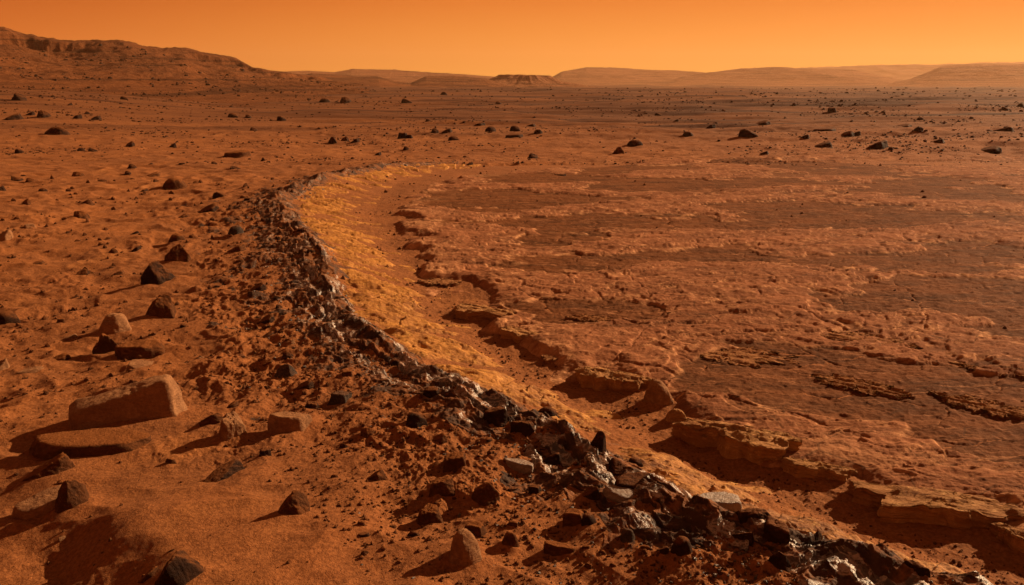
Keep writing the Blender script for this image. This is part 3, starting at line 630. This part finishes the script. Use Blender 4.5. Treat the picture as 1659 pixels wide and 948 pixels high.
# photo x, base y, width, height, shape, tone, label, short name used to locate its neighbours
R = [
 (214, 696, 180, 72, 'bigblock', 't', 'largest tan block, long and flat sided, on the left foreground sand', 'large tan block'),
 (140, 744, 182, 32, 'flat', 'b', 'long flat brown slab half buried in sand, just below the large block', 'half buried brown slab'),
 (84, 778, 74, 27, 'wedge', 'b', 'low ragged brown rock under the half buried brown slab', None),
 (78, 838, 96, 34, 'flat', 't', 'crumbly layered brown outcrop at the lower left behind a wedge rock', None),
 (122, 833, 56, 44, 'peak', 'b', 'steep wedge of brown rock at the crest of the small dune', 'dune crest wedge'),
 (378, 724, 50, 40, 'block', 't', 'upright tan rock with a lit facet right of the large block', 'upright tan rock'),
 (346, 697, 44, 16, 'wedge', 'b', 'low dark brown rock behind the upright tan rock', None),
 (476, 714, 80, 32, 'flat', 't', 'flat smooth tan rock lying right of the upright tan rock', 'flat smooth tan rock'),
 (375, 665, 28, 10, 'wedge', 'b', 'small wedge of rock just right of the large block', None),
 (360, 786, 84, 26, 'wedge', 'd', 'dark low ragged rock below the upright tan rock', 'dark ragged rock'),
 (476, 849, 56, 40, 'peak', 'b', 'brown peaked rock alone on the lower left sand', 'lone peaked rock'),
 (297, 958, 78, 48, 'peak', 'd', 'dark peaked rock cut by the bottom edge of the picture', 'bottom edge rock'),
 (243, 942, 32, 13, 'wedge', 'b', 'small rock left of the dark rock at the bottom edge', None),
 (507, 671, 30, 13, 'block', 'd', 'small dark block above the flat smooth tan rock', None),
 (493, 640, 32, 11, 'wedge', 'd', 'low dark wedge on sand between grey rock and flat tan rock', None),
 (551, 662, 42, 17, 'block', 'g', 'grey brown blocky rock left of the ridge foot, above a lone small rock', 'grey brown block'),
 (596, 720, 32, 14, 'peak', 'b', 'lone small peaked rock on open sand below the grey brown block', None),
 (673, 705, 38, 22, 'peak', 'd', 'dark peaked rock among rubble left of the two dark slabs', None),
 (702, 655, 34, 14, 'block', 'd', 'dark block with shiny edges at the foot of the ridge', None),
 (805, 697, 56, 24, 'block', 'd', 'dark smooth slab left of the ridge crest, larger of a pair', 'larger dark slab'),
 (849, 715, 48, 19, 'block', 'd', 'dark smooth slab left of the ridge crest, smaller of a pair', 'smaller dark slab'),
 (886, 682, 42, 18, 'round', 'd', 'dark humped rock standing on the ridge crest above the dark slabs', 'dark humped crest rock'),
 (710, 736, 30, 12, 'wedge', 'b', 'small wedge below the dark peaked rock among rubble', None),
 (739, 777, 46, 22, 'block', 'b', 'brown block in the rubble field below the larger dark slab', 'brown rubble block'),
 (612, 791, 40, 18, 'wedge', 'b', 'low wedge alone left of the rubble field', None),
 (716, 819, 44, 22, 'block', 'b', 'brown angular block, upper of a stacked looking pair in the rubble', 'upper brown block'),
 (697, 851, 46, 30, 'block', 'b', 'brown angular block, lower of a stacked looking pair in the rubble', 'lower brown block'),
 (783, 829, 52, 30, 'peak', 'b', 'brown peaked rock with a streaked lit side in the rubble', 'streaked peaked rock'),
 (771, 883, 36, 18, 'block', 'b', 'brown block just above the big rounded rust boulder', None),
 (757, 934, 56, 46, 'round', 't', 'big rounded rust boulder near the bottom centre', 'rounded rust boulder'),
 (827, 905, 30, 21, 'round', 'b', 'small rounded rock right of the big rounded rust boulder', None),
 (908, 909, 54, 20, 'flat', 'b', 'flat curved crust of rock right of the small rounded rock', None),
 (931, 865, 38, 20, 'block', 'b', 'reddish block touching a dark stone, below the ridge', None),
 (953, 870, 26, 18, 'round', 'd', 'small dark stone touching the reddish block', 'small dark stone'),
 (1016, 892, 27, 19, 'round', 'g', 'blue grey rounded stone on sand below the ridge', 'blue grey stone'),
 (1104, 921, 36, 24, 'round', 'd', 'dark rounded stone near the bottom right of centre', None),
 (893, 751, 36, 18, 'wedge', 'd', 'dark leaning rock below the smaller dark slab', None),
 (955, 822, 44, 22, 'wedge', 'd', 'dark wedge rock under the glossy crest plates', None),
 (967, 742, 30, 32, 'shard', 'd', 'upright jagged dark shard standing on the ridge crest', 'upright crest shard'),
 (1005, 777, 40, 28, 'shard', 'd', 'dark jagged rock on the crest beside the upright shard', None),
 (1030, 810, 84, 28, 'flat', 'd', 'long dark tilted plate on the crest', 'long dark crest plate'),
 (1029, 762, 26, 14, 'round', 'd', 'small dark knob right of the jagged crest rock', None),
 (838, 766, 56, 16, 'flat', 'G', 'flat glossy plate left of the crest in the rubble', None),
 (1008, 826, 80, 18, 'flat', 'G', 'glossy dust streaked plate below the long dark crest plate', None),
 (1157, 829, 88, 26, 'flat', 'G', 'brightest glossy white plate lying right of the crest', 'bright glossy plate'),
 (1220, 874, 56, 27, 'block', 'd', 'black brick shaped block on the crest near the bottom right', 'black brick block'),
 (1252, 902, 48, 30, 'block', 'd', 'black block just below the brick shaped one', None),
 (1198, 900, 44, 18, 'wedge', 'd', 'low dark wedge left of the two black blocks', None),
 (1387, 908, 46, 20, 'shard', 'd', 'dark glossy fin on the crest at the lower right', None),
 (1481, 944, 46, 18, 'block', 'd', 'last dark block of the ridge at the bottom right', None),
 (1258, 944, 46, 22, 'peak', 'd', 'dark lump at the bottom edge below the black blocks', None),
 (466, 625, 42, 20, 'peak', 'g', 'dark grey peaked rock on sand left of the ridge', 'dark grey peaked rock'),
 (231, 608, 52, 18, 'flat', 't', 'pale tan flat flake above the large block', None),
 (230, 588, 84, 26, 'block', 'b', 'long brown rock with two humps, lowest of the row of boulders', 'long humped boulder'),
 (175, 581, 46, 31, 'peak', 'b', 'brown boulder leaning against the long humped one', None),
 (189, 549, 46, 25, 'round', 't', 'tan grainy boulder above the leaning brown boulder', 'tan grainy boulder'),
 (263, 521, 48, 31, 'peak', 'b', 'brown pyramid boulder in the middle of the row of boulders', 'pyramid boulder'),
 (260, 471, 64, 35, 'peak', 'd', 'wide dark boulder below the topmost boulder of the row', 'wide dark boulder'),
 (293, 434, 52, 29, 'peak', 'b', 'topmost big dark boulder of the row on the left sand', 'topmost big boulder'),
 (289, 397, 28, 13, 'round', 'b', 'rounded rock just beyond the topmost big boulder', None),
 (383, 388, 26, 14, 'round', 'g', 'grey rounded rock at the left foot of the ridge', 'grey rounded rock'),
 (14, 535, 36, 19, 'round', 'd', 'dark rounded rock at the left edge of the picture', 'left edge dark rock'),
 (6, 396, 28, 15, 'wedge', 't', 'tan rock cut by the left edge, upper one', None),
 (5, 607, 24, 14, 'wedge', 't', 'tan rock cut by the left edge, lower one', None),
 (132, 360, 28, 11, 'peak', 'b', 'small brown peaked rock alone on the upper left sand', 'upper left lone rock'),
 (140, 336, 20, 7, 'wedge', 'b', None, None), (132, 453, 24, 9, 'wedge', 'd', None, None), (194, 452, 18, 6, 'wedge', 'b', None, None),
 (221, 411, 18, 8, 'wedge', 'd', None, None), (219, 383, 14, 5, 'wedge', 'd', None, None), (418, 478, 28, 11, 'wedge', 'd', None, None),
 (373, 478, 20, 7, 'wedge', 'd', None, None), (111, 557, 30, 8, 'wedge', 't', None, None), (358, 323, 26, 11, 'peak', 'd', None, None),
 (337, 347, 36, 12, 'wedge', 'd', None, None), (297, 359, 22, 8, 'wedge', 'b', None, None), (385, 415, 30, 10, 'wedge', 'b', None, None),
 (386, 432, 22, 7, 'wedge', 'b', None, None), (432, 530, 28, 11, 'wedge', 'd', None, None), (435, 552, 26, 10, 'wedge', 'd', None, None),
 (467, 594, 22, 9, 'peak', 'd', None, None), (50, 612, 36, 7, 'flat', 't', None, None), (96, 591, 32, 9, 'wedge', 'b', None, None),
 (61, 435, 24, 6, 'wedge', 'b', None, None), (105, 590, 18, 7, 'wedge', 'd', None, None), (300, 540, 14, 5, 'round', 'd', None, None),
 (30, 163, 26, 10, 'peak', 'd', 'dark peaked rock below the left hill, near the left edge', 'rock below the left hill'),
 (22, 195, 28, 9, 'wedge', 'd', None, None), (71, 191, 22, 9, 'peak', 'd', None, None), (49, 188, 14, 5, 'wedge', 'd', None, None),
 (94, 220, 36, 11, 'round', 'd', 'largest dark boulder of the far left field', 'far left boulder'), (155, 195, 18, 7, 'wedge', 'd', None, None),
 (125, 193, 16, 6, 'wedge', 'd', None, None), (378, 190, 17, 6, 'round', 'd', None, None), (410, 213, 16, 6, 'peak', 'd', None, None),
 (538, 233, 22, 10, 'peak', 'd', 'dark rock beyond the far bend of the ridge', 'rock beyond the far bend'), (575, 232, 18, 7, 'wedge', 'd', None, None),
 (385, 256, 40, 9, 'flat', 'b', 'long low brown rock beyond the ridge bend', 'long low far rock'), (214, 276, 16, 6, 'peak', 'd', None, None),
 (248, 288, 26, 7, 'wedge', 'b', None, None), (127, 288, 22, 7, 'peak', 'b', None, None), (380, 276, 20, 6, 'peak', 'd', None, None),
 (49, 298, 18, 7, 'peak', 'b', None, None), (285, 308, 40, 16, 'round', 'b', 'rounded brown boulder on the sand left of the ridge bend', 'rounded brown boulder'),
 (231, 314, 20, 7, 'wedge', 'd', None, None), (150, 247, 14, 5, 'peak', 'd', None, None), (132, 247, 12, 5, 'round', 'd', None, None),
 (527, 166, 20, 6, 'round', 'd', None, None), (560, 167, 22, 8, 'peak', 'd', None, None), (658, 168, 20, 7, 'peak', 'd', 'dark rock below the mounds on the skyline', 'rock below the mounds'),
 (719, 154, 13, 5, 'round', 'd', None, None), (651, 226, 18, 10, 'block', 'd', None, None), (664, 226, 11, 6, 'block', 'd', None, None),
 (736, 229, 22, 8, 'round', 'd', None, None), (704, 217, 18, 7, 'peak', 'd', None, None), (724, 217, 20, 7, 'wedge', 'd', None, None),
 (795, 215, 20, 9, 'round', 'd', 'dark dome rock, left of two below the mesa', 'left dome rock'), (835, 214, 20, 9, 'round', 'd', 'dark dome rock, right of two below the mesa', 'right dome rock'),
 (872, 219, 16, 6, 'round', 'd', None, None), (859, 206, 22, 6, 'wedge', 'd', None, None), (776, 204, 24, 5, 'wedge', 'd', None, None),
 (833, 224, 30, 6, 'flat', 'd', None, None), (862, 258, 26, 10, 'peak', 'd', 'dark rock alone at the far edge of the pavement', 'rock at the pavement edge'),
 (1001, 251, 26, 12, 'peak', 'b', 'peaked brown rock beyond the pavement, left of a dome', 'peaked pavement rock'), (1028, 238, 28, 9, 'round', 'd', 'low dark dome rock beyond the pavement', 'low dark dome'),
 (908, 285, 20, 4, 'flat', 'd', None, None), (557, 230, 16, 7, 'wedge', 'd', None, None), (761, 268, 16, 6, 'wedge', 'd', None, None), (612, 253, 14, 5, 'wedge', 'd', None, None),
 (1211, 223, 34, 13, 'peak', 'd', 'largest dark rock of the far right field', 'largest far right rock'), (1233, 204, 28, 6, 'wedge', 'd', None, None), (1115, 222, 20, 7, 'round', 'd', None, None),
 (1151, 209, 18, 6, 'wedge', 'd', None, None), (1335, 214, 34, 5, 'flat', 'd', None, None), (1370, 222, 24, 7, 'wedge', 'd', None, None), (1333, 240, 34, 9, 'wedge', 'd', None, None),
 (1418, 243, 40, 13, 'wedge', 'd', 'dark wedge with a blunt right end on the far right plain', 'blunt dark wedge'), (1623, 214, 32, 7, 'wedge', 'd', 'dark low rock near the far right edge, upper', 'far right edge rock'),
 (1600, 248, 34, 7, 'wedge', 'd', None, None), (1238, 252, 16, 5, 'wedge', 'd', None, None), (1387, 219, 14, 5, 'wedge', 'd', None, None),
 (1303, 226, 16, 5, 'wedge', 'd', None, None), (1460, 206, 30, 5, 'wedge', 'd', None, None), (1520, 232, 18, 5, 'wedge', 'd', None, None),
]
# slabs of the shelf beyond the trough (x, base y, width, height, tone, label)
SL = [
 (1200, 742, 205, 62, 's', 'longest overhanging slab of the shelf with a shaded curved face', 'longest shelf slab'),
 (1325, 778, 112, 34, 's', 'shorter slab butting against the right end of the longest one', 'shorter shelf slab'),
 (1515, 850, 250, 58, 's', 'wide rough slab of the shelf near the lower right corner', 'wide rough slab'),
 (1655, 895, 84, 36, 's', 'slab cut by the right edge below the wide rough slab', None),
 (913, 592, 76, 24, 's', 'small tilted slab with a dark shaded face at the trough edge', 'small tilted slab'),
 (990, 634, 140, 44, 's', 'layered slab with a dark undercut face in the middle of the shelf', 'layered middle slab'),
 (1066, 662, 56, 36, 't', 'rounded boulder at the right end of the layered slab', None),
 (790, 520, 130, 30, 's', 'rough pale slab with frayed edges on the shelf near the bend', 'rough pale slab'),
 (850, 553, 110, 28, 's', 'broken crust of the shelf below the rough pale slab', None),
 (955, 525, 84, 10, 's', 'thin bright flake of rock lying on the pavement', 'thin bright flake'),
 (716, 466, 84, 20, 's', 'low pale slab of the shelf above the rough pale one', None),
 (1095, 690, 44, 22, 's', 'small rock block between the rounded boulder and the longest slab', None),
 (1395, 566, 190, 16, 's', 'thin broad plate of bedrock with a dark undercut in the plain', 'broad undercut plate'),
 (1180, 590, 240, 22, 's', 'broad pale plate of bedrock above the layered slab', 'broad pale plate'),
 (1610, 610, 170, 22, 's', 'pale plate of bedrock at the right edge of the plain', 'right edge plate'),
 (1590, 672, 150, 14, 's', 'thin plate of bedrock below the pale right edge plate', None),
 (1390, 640, 160, 14, 's', 'thin ragged plate in the plain above the wide rough slab', None),
]

placed = []     # (px, py, w, label, ref, obj)
def put(name, cat, px, py, w, h, kind, tone, seed, own, group, rot=None, depth=.8, sub=5):
    P = hit([px], [py])[0]; r = math.hypot(P[0], P[1]); t = math.sqrt(r*r+(CAMH-P[2])**2)
    dep = math.atan2(CAMH, r); m = t/F
    W = w*m; D = min(max(.62*h*m/math.sin(dep), .42*W), depth*W)
    Hh = max((h*m-.45*D*math.sin(dep))/math.cos(dep), .36*h*m)*(1.12 if 3.6 < P[1] < 16 and kind != 'round' and kind not in ('flat', 'slab', 'plate', 'bigblock') else 1.05)
    yaw = math.atan2(P[0], P[1])
    P = P+np.array([math.sin(yaw), math.cos(yaw), 0])*D*.42           # the base line seen is the near edge
    P[2] = ground_h(np.array([P[0]]), np.array([P[1]]), cell_dx(np.array([P[0]]), np.array([P[1]])))[0]
    if own:
        V, Fc = rock_shape(kind, seed, sub); o = mesh_obj(name, V, Fc, MATS[tone])
    else:
        o = bpy.data.objects.new(name, pool_mesh(kind, seed % 4, MATS[tone])); COL.objects.link(o)
    g = np.random.default_rng(seed)
    if rot is None: rot = -yaw+g.uniform(-.35, .35)
    P[2] += .10*Hh if kind in ('peak', 'block', 'round', 'wedge') and P[1] < 16 else 0
    o.location = P; o.scale = (W, D, Hh); o.rotation_euler = (0, 0, rot)
    o['category'] = cat; o['kind'] = 'thing'
    if group: o['group'] = group
    return o

for i, (px, py, w, h, kind, tone, label, ref) in enumerate(R):
    big = w >= 40 and py > 320
    o = put('rock', 'rock', px, py, w, h, kind, tone, 1000+i*7, big, 'loose rocks on the sand and the ridge', depth=.42 if kind == 'bigblock' else .85)
    if kind == 'bigblock': o.rotation_euler[2] = rad(14)
    placed.append([px, py, w, h, kind, tone, label, ref, o])
for i, (px, py, w, h, tone, label, ref) in enumerate(SL):
    thin = h < 25 and w > 75
    P = hit([px-w*.35, px+w*.35], [py-h*.3, py+h*.05]) if w > 100 else None
    rot = math.atan2(P[1][1]-P[0][1], P[1][0]-P[0][0]) if P is not None and not thin and w > 100 else -math.atan2(px-CX, F)-.15
    kind = 'plate' if thin else 'slab' if w > 60 else 'round'
    o = put('bedrock_slab' if w > 60 else 'rock', 'rock slab' if w > 60 else 'rock', px, py, w, h, kind, tone, 3000+i*13, True, 'slabs of the shelf beyond the trough' if w > 60 else 'loose rocks on the sand and the ridge',
            rot=rot, depth=.55 if not thin else .8, sub=6 if w > 100 else 5)
    if kind == 'slab': o.scale[2] *= .50; o.scale[1] *= 1.25
    if thin: o.scale[2] = .026; o.location.z -= .004; o.data.materials[0] = M_PLATE
    placed.append([px, py, w, h, kind, tone, label, ref, o])

# further rocks one can still count: along the ridge, in the rubble, on the sand and in the far field
def zone_rocks(n, xr, yr, wr, tones, seed, dens=None, kinds=KINDS):
    g = np.random.default_rng(seed); k = 0; tries = 0
    while k < n and tries < 4000:
        tries += 1
        px, py = g.uniform(*xr), g.uniform(*yr)
        if dens is not None and g.random() > dens(px, py): continue
        w = wr[0]+(wr[1]-wr[0])*g.random()**2
        if any(abs(px-q[0]) < (w+q[2])*.5 and abs(py-q[1]) < (w+q[2])*.3 for q in placed): continue
        kind = kinds[g.integers(len(kinds))]; tone = tones[g.integers(len(tones))]
        h = w*g.uniform(.3, .5)*(.6 if kind == 'flat' else 1)
        o = put('rock', 'rock', px, py, w, h, kind, tone, seed*100+k, False, 'loose rocks on the sand and the ridge')
        placed.append([px, py, w, h, kind, tone, None, None, o]); k += 1
def clump(px, py):
    P = hit([px], [py])[0]; return float(sstep(-.05, .45, perlin(np.array([P[0]*.13]), np.array([P[1]*.22]), 85)+.4*perlin(np.array([P[0]*.6]), np.array([P[1]*.9]), 86))[0])
def near_crest(lo, hi):
    def f(px, py):
        P = hit([px], [py])[0]; d = float(samp(G_R, P[0], P[1])); return 1.0 if lo < d < hi else 0.0
    return f
zone_rocks(44, (400, 1450), (300, 935), (10, 24), 'ddb', 61, near_crest(-.55, .12))
zone_rocks(26, (420, 1000), (560, 940), (13, 26), 'dbb', 62, near_crest(-1.5, -.4))
zone_rocks(16, (20, 480), (320, 900), (11, 22), 'bbt', 63, None)
zone_rocks(18, (0, 520), (160, 320), (9, 17), 'dd', 64, clump)
zone_rocks(14, (480, 1655), (158, 248), (8, 17), 'dd', 65, clump)

# labels for the rest: each told by its look and the nearest named neighbour
named = [q for q in placed if q[7]]
seen = {}
ORD = ['', 'second ', 'third ', 'fourth ', 'fifth ', 'sixth ', 'seventh ', 'eighth ', 'ninth ', 'tenth ']
def rel(dx, dy):
    a = 'left of' if dx < 0 else 'right of'
    if abs(dx) > 2.2*abs(dy): return a
    b = 'beyond' if dy < 0 else 'in front of'
    if abs(dy) > 1.6*abs(dx): return b
    return b+' and '+a
todo = []
for q in placed:
    if q[6]: q[8]['label'] = q[6]; continue
    nb = min(named, key=lambda s: math.hypot((q[0]-s[0]), 1.6*(q[1]-s[1])))
    todo.append((math.hypot(q[0]-nb[0], q[1]-nb[1]), q, nb))
for d, q, nb in sorted(todo, key=lambda s: s[0]):
    base = '%s rock %s the %s' % (TONE[q[5]]+' '+SHAPE[q[4]], rel(q[0]-nb[0], q[1]-nb[1]), nb[7])
    k = seen.get(base, 0); seen[base] = k+1
    lab = '%snearest %s' % (ORD[min(k, 9)], base) if k else 'small '+base
    if len(lab.split()) > 16: lab = lab.replace(SHAPE[q[4]]+' ', '')
    q[8]['label'] = lab

Vg = V_GROUND; rg = np.hypot(Vg[:, 0], Vg[:, 1])
for q in placed:
    o_ = q[8]; lx, ly, _z = o_.location; rr = math.hypot(lx, ly); W_ = o_.scale[0]; Hq = o_.scale[2]
    if rr > 16: continue
    lo_, hi_ = np.searchsorted(rs, rr-1.3*W_), np.searchsorted(rs, rr+1.3*W_)
    i0, i1 = lo_*nc_all, hi_*nc_all
    seg = Vg[i0:i1]
    ca, sa = math.cos(o_.rotation_euler[2]), math.sin(o_.rotation_euler[2])
    ux = (seg[:, 0]-lx)*ca+(seg[:, 1]-ly)*sa; uy = -(seg[:, 0]-lx)*sa+(seg[:, 1]-ly)*ca
    dd = np.sqrt((ux/W_)**2+(uy/o_.scale[1])**2)
    seg[:, 2] += Hq*.15*np.exp(-(dd/.62)**4)*(1+.35*np.clip(-ux/W_, -1, 1))
GROUND.data.vertices.foreach_set('co', np.ascontiguousarray(Vg, f32).ravel()); GROUND.data.update()

# ------------------------------------------------------------------ gravel and shards: more than anyone could count
def scatter(name, mat, px, py, wpx, seed, flat=(.45, .8), kinds=('shard', 'block', 'peak'), sub=1, label=None, sink=.1, tilt=.25, keep=None, sub_big=2):
    g = np.random.default_rng(seed)
    P = hit(px, py) if px is not None else py
    if keep is not None:
        k = keep(P, g); P = P[k]; wpx = wpx[k]
    t = np.sqrt(P[:, 0]**2+P[:, 1]**2+(CAMH-P[:, 2])**2); W = wpx*t/F
    protos = []
    for q in range(10):
        protos.append(rock_shape(kinds[q % len(kinds)], seed+q*3, sub)[0]-np.array([0, 0, sink]))
    Fc = ICO[sub][1]; nv = len(protos[0])
    n = len(P); Vs = np.empty((n, nv, 3), f32)
    pick = g.integers(0, 10, n); ang = g.uniform(0, 6.283, n); ti = g.normal(0, tilt, n)
    for q in range(10):
        m = np.where(pick == q)[0]
        B = protos[q][None]*np.stack([W[m], W[m]*g.uniform(.5, .95, len(m)), W[m]*g.uniform(*flat, len(m))], -1)[:, None, :]
        c, s = np.cos(ti[m])[:, None], np.sin(ti[m])[:, None]
        x, z = B[..., 0]*c-B[..., 2]*s, B[..., 0]*s+B[..., 2]*c; y = B[..., 1]
        c, s = np.cos(ang[m])[:, None], np.sin(ang[m])[:, None]
        Vs[m] = np.stack([x*c-y*s, x*s+y*c, z], -1)+P[m][:, None, :]-np.array([0, 0, 0])
    faces = (Fc[None]+(np.arange(n)*nv)[:, None, None]).reshape(-1, 3)
    o = mesh_obj(name, Vs.reshape(-1, 3), faces, mat, smooth=False)
    o['kind'] = 'stuff'; o['label'] = label
    return o

def logn(g, n, lo, hi, p=2.6): return lo+(hi-lo)*g.random(n)**p
g = np.random.default_rng(5)
def keep_left(P, g):
    d = samp(G_R, P[:, 0], P[:, 1]); r = np.hypot(P[:, 0], P[:, 1])
    c = sstep(-.1, .45, perlin(P[:, 0]*1.1, P[:, 1]*1.1, 81)+.4*perlin(P[:, 0]*4, P[:, 1]*4, 82))
    a = .12+.5*c+.9*np.exp(-((d+.5)/.6)**2)+.25*(r < 5.5)
    dd = samp(G_D, P[:, 0], P[:, 1])
    a = np.where((r < 5.2) & (np.abs(dd) < .55), a*.1, a)
    return (d < .15) & (g.random(len(P)) < a)
n = 30000
scatter('gravel', M_ROCK, g.uniform(-150, 1500, n), 290+710*g.random(n)**1.0, logn(g, n, 1.5, 9, 3.8), 901, keep=keep_left, label='loose brown gravel strewn over the sand left of the ridge')
def keep_right(P, g):
    d = samp(G_R, P[:, 0], P[:, 1]); dT = samp(G_T, P[:, 0], P[:, 1]); dS = samp(G_S, P[:, 0], P[:, 1])
    a = .07+.8*np.exp(-((dS+.22)/.28)**2)+.75*np.exp(-(dT/.22)**2)
    return (d > .1) & (g.random(len(P)) < a*sstep(-.2, .4, perlin(P[:, 0]*1.5, P[:, 1]*1.5, 83)+.2))
n = 26000
scatter('gravel', M_ROCK, g.uniform(420, 1850, n), g.uniform(262, 1000, n), logn(g, n, 1.3, 7, 3.2), 931, keep=keep_right, label='brown gravel in the trough and on the plain right of the ridge')
def keep_ridge(P, g):
    d = samp(G_R, P[:, 0], P[:, 1]); arc = samp(G_A, P[:, 0], P[:, 1])
    return g.random(len(P)) < ridge_mask(d, ridge_w(P[:, 0], P[:, 1])*1.35, .11+.25*sstep(10, 15, np.hypot(P[:, 0], P[:, 1])))*.62*sstep(0, 1.0, G_A.max()-arc)*(np.hypot(P[:, 0], P[:, 1]) < 30)
n = 26000
scatter('rock_shards', M_SHARD, g.uniform(380, 1800, n), g.uniform(252, 1000, n), logn(g, n, 1.8, 8.5, 2.8), 961, flat=(.16, .5), tilt=.55, kinds=('shard', 'flat', 'wedge'), keep=keep_ridge, label='dark glossy shards covering the ridge')
def keep_far(P, g):
    c = sstep(-.15, .5, perlin(P[:, 0]*.13, P[:, 1]*.22, 85)+.4*perlin(P[:, 0]*.6, P[:, 1]*.9, 86))
    return g.random(len(P)) < .10+.90*c
n = 40000
py = 143+125*g.random(n)**1.15
scatter('far_rubble', M_DARK, g.uniform(-200, 1860, n), py, logn(g, n, 1.2, 7, 4.5), 991, flat=(.3, .55), kinds=('peak', 'block', 'wedge'), keep=keep_far, sink=.3, label='dark rubble scattered over the far plain')

hx, hy, hz, hu = LAND[0]
k = np.where((hu.ravel() < .87) & (hu.ravel() > .03))[0]; k = g.choice(k, 5200)
P = np.stack([hx.ravel()[k], hy.ravel()[k], hz.ravel()[k]], 1)
cl = perlin(P[:, 0]*.05, P[:, 1]*.05, 88)+.5*perlin(P[:, 0]*.2, P[:, 1]*.2, 89); P = P[g.random(len(P)) < sstep(-.25, .6, cl)]
scatter('hill_rubble', M_DARK, None, P, logn(g, len(P), 1.4, 8, 3.0), 1021, flat=(.3, .6), kinds=('peak', 'block', 'wedge'), label='dark rubble on the slope of the long left hill')

# ------------------------------------------------------------------ air
def haze():
    s, z0, z1 = 2950, -6, 110
    V = np.array([(x, y, z) for z in (z0, z1) for y in (-400, s) for x in (-s, s)], f32)
    Fc = np.array([(0, 2, 3, 1), (4, 5, 7, 6), (0, 1, 5, 4), (2, 6, 7, 3), (0, 4, 6, 2), (1, 3, 7, 5)])
    m = bpy.data.materials.new('haze'); m.use_nodes = True; t = m.node_tree; t.nodes.clear()
    out = t.nodes.new('ShaderNodeOutputMaterial'); v = t.nodes.new('ShaderNodeVolumePrincipled')
    v.inputs['Color'].default_value = (.95, .58, .32, 1); v.inputs['Density'].default_value = .00024; v.inputs['Anisotropy'].default_value = .35
    t.links.new(v.outputs[0], out.inputs['Volume'])
    o = mesh_obj('haze', V, Fc, m, smooth=False); o['kind'] = 'stuff'; o['label'] = 'thin dusty air over the whole plain'
haze()

# ------------------------------------------------------------------ sky, sun, camera
wd = bpy.data.worlds.new('World'); sc.world = wd; wd.use_nodes = True
t = wd.node_tree; t.nodes.clear()
out = t.nodes.new('ShaderNodeOutputWorld'); bg = t.nodes.new('ShaderNodeBackground'); t.links.new(bg.outputs[0], out.inputs[0])
tc = t.nodes.new('ShaderNodeTexCoord'); sep = t.nodes.new('ShaderNodeSeparateXYZ'); t.links.new(tc.outputs['Generated'], sep.inputs[0])
def ramp(stops):
    r = t.nodes.new('ShaderNodeValToRGB'); el = r.color_ramp.elements
    mp = t.nodes.new('ShaderNodeMapRange'); mp.inputs[1].default_value = -.1; mp.inputs[2].default_value = 1.0; t.links.new(sep.outputs[2], mp.inputs[0]); t.links.new(mp.outputs[0], r.inputs[0])
    while len(el) < len(stops): el.new(.5)
    for e, (p, c) in zip(el, stops): e.position = (p+.1)/1.1; e.color = (*c, 1)
    return r.outputs[0]
away = ramp([(-.1, (0.100, 0.028, 0.005)), (-.005, (0.200, 0.056, 0.009)), (0, (0.800, 0.188, 0.013)), (.04, (0.720, 0.140, 0.007)), (.10, (0.48, 0.070, 0.003)), (.25, (0.260, 0.085, 0.030)), (1, (0.11, 0.055, 0.032))])
glow = ramp([(-.1, (0.100, 0.033, 0.009)), (-.005, (0.200, 0.066, 0.014)), (0, (1.05, 0.44, 0.062)), (.035, (1.0, 0.345, 0.042)), (.10, (0.80, 0.185, 0.017)), (.25, (0.360, 0.125, 0.042)), (1, (0.11, 0.057, 0.034))])
dot = t.nodes.new('ShaderNodeVectorMath'); dot.operation = 'DOT_PRODUCT'; t.links.new(tc.outputs['Generated'], dot.inputs[0])
ga = rad(27); dot.inputs[1].default_value = (math.sin(ga), math.cos(ga), 0)
mr = t.nodes.new('ShaderNodeMapRange'); mr.interpolation_type = 'SMOOTHSTEP'; mr.inputs[1].default_value = .42; mr.inputs[2].default_value = 1.0; t.links.new(dot.outputs['Value'], mr.inputs[0])
mx = t.nodes.new('ShaderNodeMix'); mx.data_type = 'RGBA'; t.links.new(mr.outputs[0], mx.inputs[0]); t.links.new(away, mx.inputs[6]); t.links.new(glow, mx.inputs[7])
t.links.new(mx.outputs[2], bg.inputs[0]); bg.inputs[1].default_value = .645

sd = Vector((math.sin(SUN_AZ)*math.cos(SUN_EL), math.cos(SUN_AZ)*math.cos(SUN_EL), math.sin(SUN_EL)))
L = bpy.data.lights.new('sun', 'SUN'); L.energy = 5.0; L.angle = rad(.5); L.color = (1, .70, .40)
so = bpy.data.objects.new('sun', L); COL.objects.link(so); so.rotation_mode = 'QUATERNION'; so.rotation_quaternion = sd.to_track_quat('Z', 'Y'); so.location = (20, 10, 30)

cd = bpy.data.cameras.new('camera'); cam = bpy.data.objects.new('camera', cd); COL.objects.link(cam)
cd.sensor_width = 36; cd.lens = 36*F/1659; cd.clip_start = .05; cd.clip_end = 20000
cam.location = (0, 0, CAMH); cam.rotation_euler = (math.pi/2-PITCH, 0, 0); sc.camera = cam
vs = sc.view_settings; vs.view_transform = 'Standard'; vs.look = 'None'; vs.gamma = 1; vs.use_curve_mapping = False; vs.exposure = 0.60
sc.cycles.volume_bounces = 1; sc.cycles.max_bounces = 5; sc.cycles.diffuse_bounces = 2
print('rocks', len(placed))
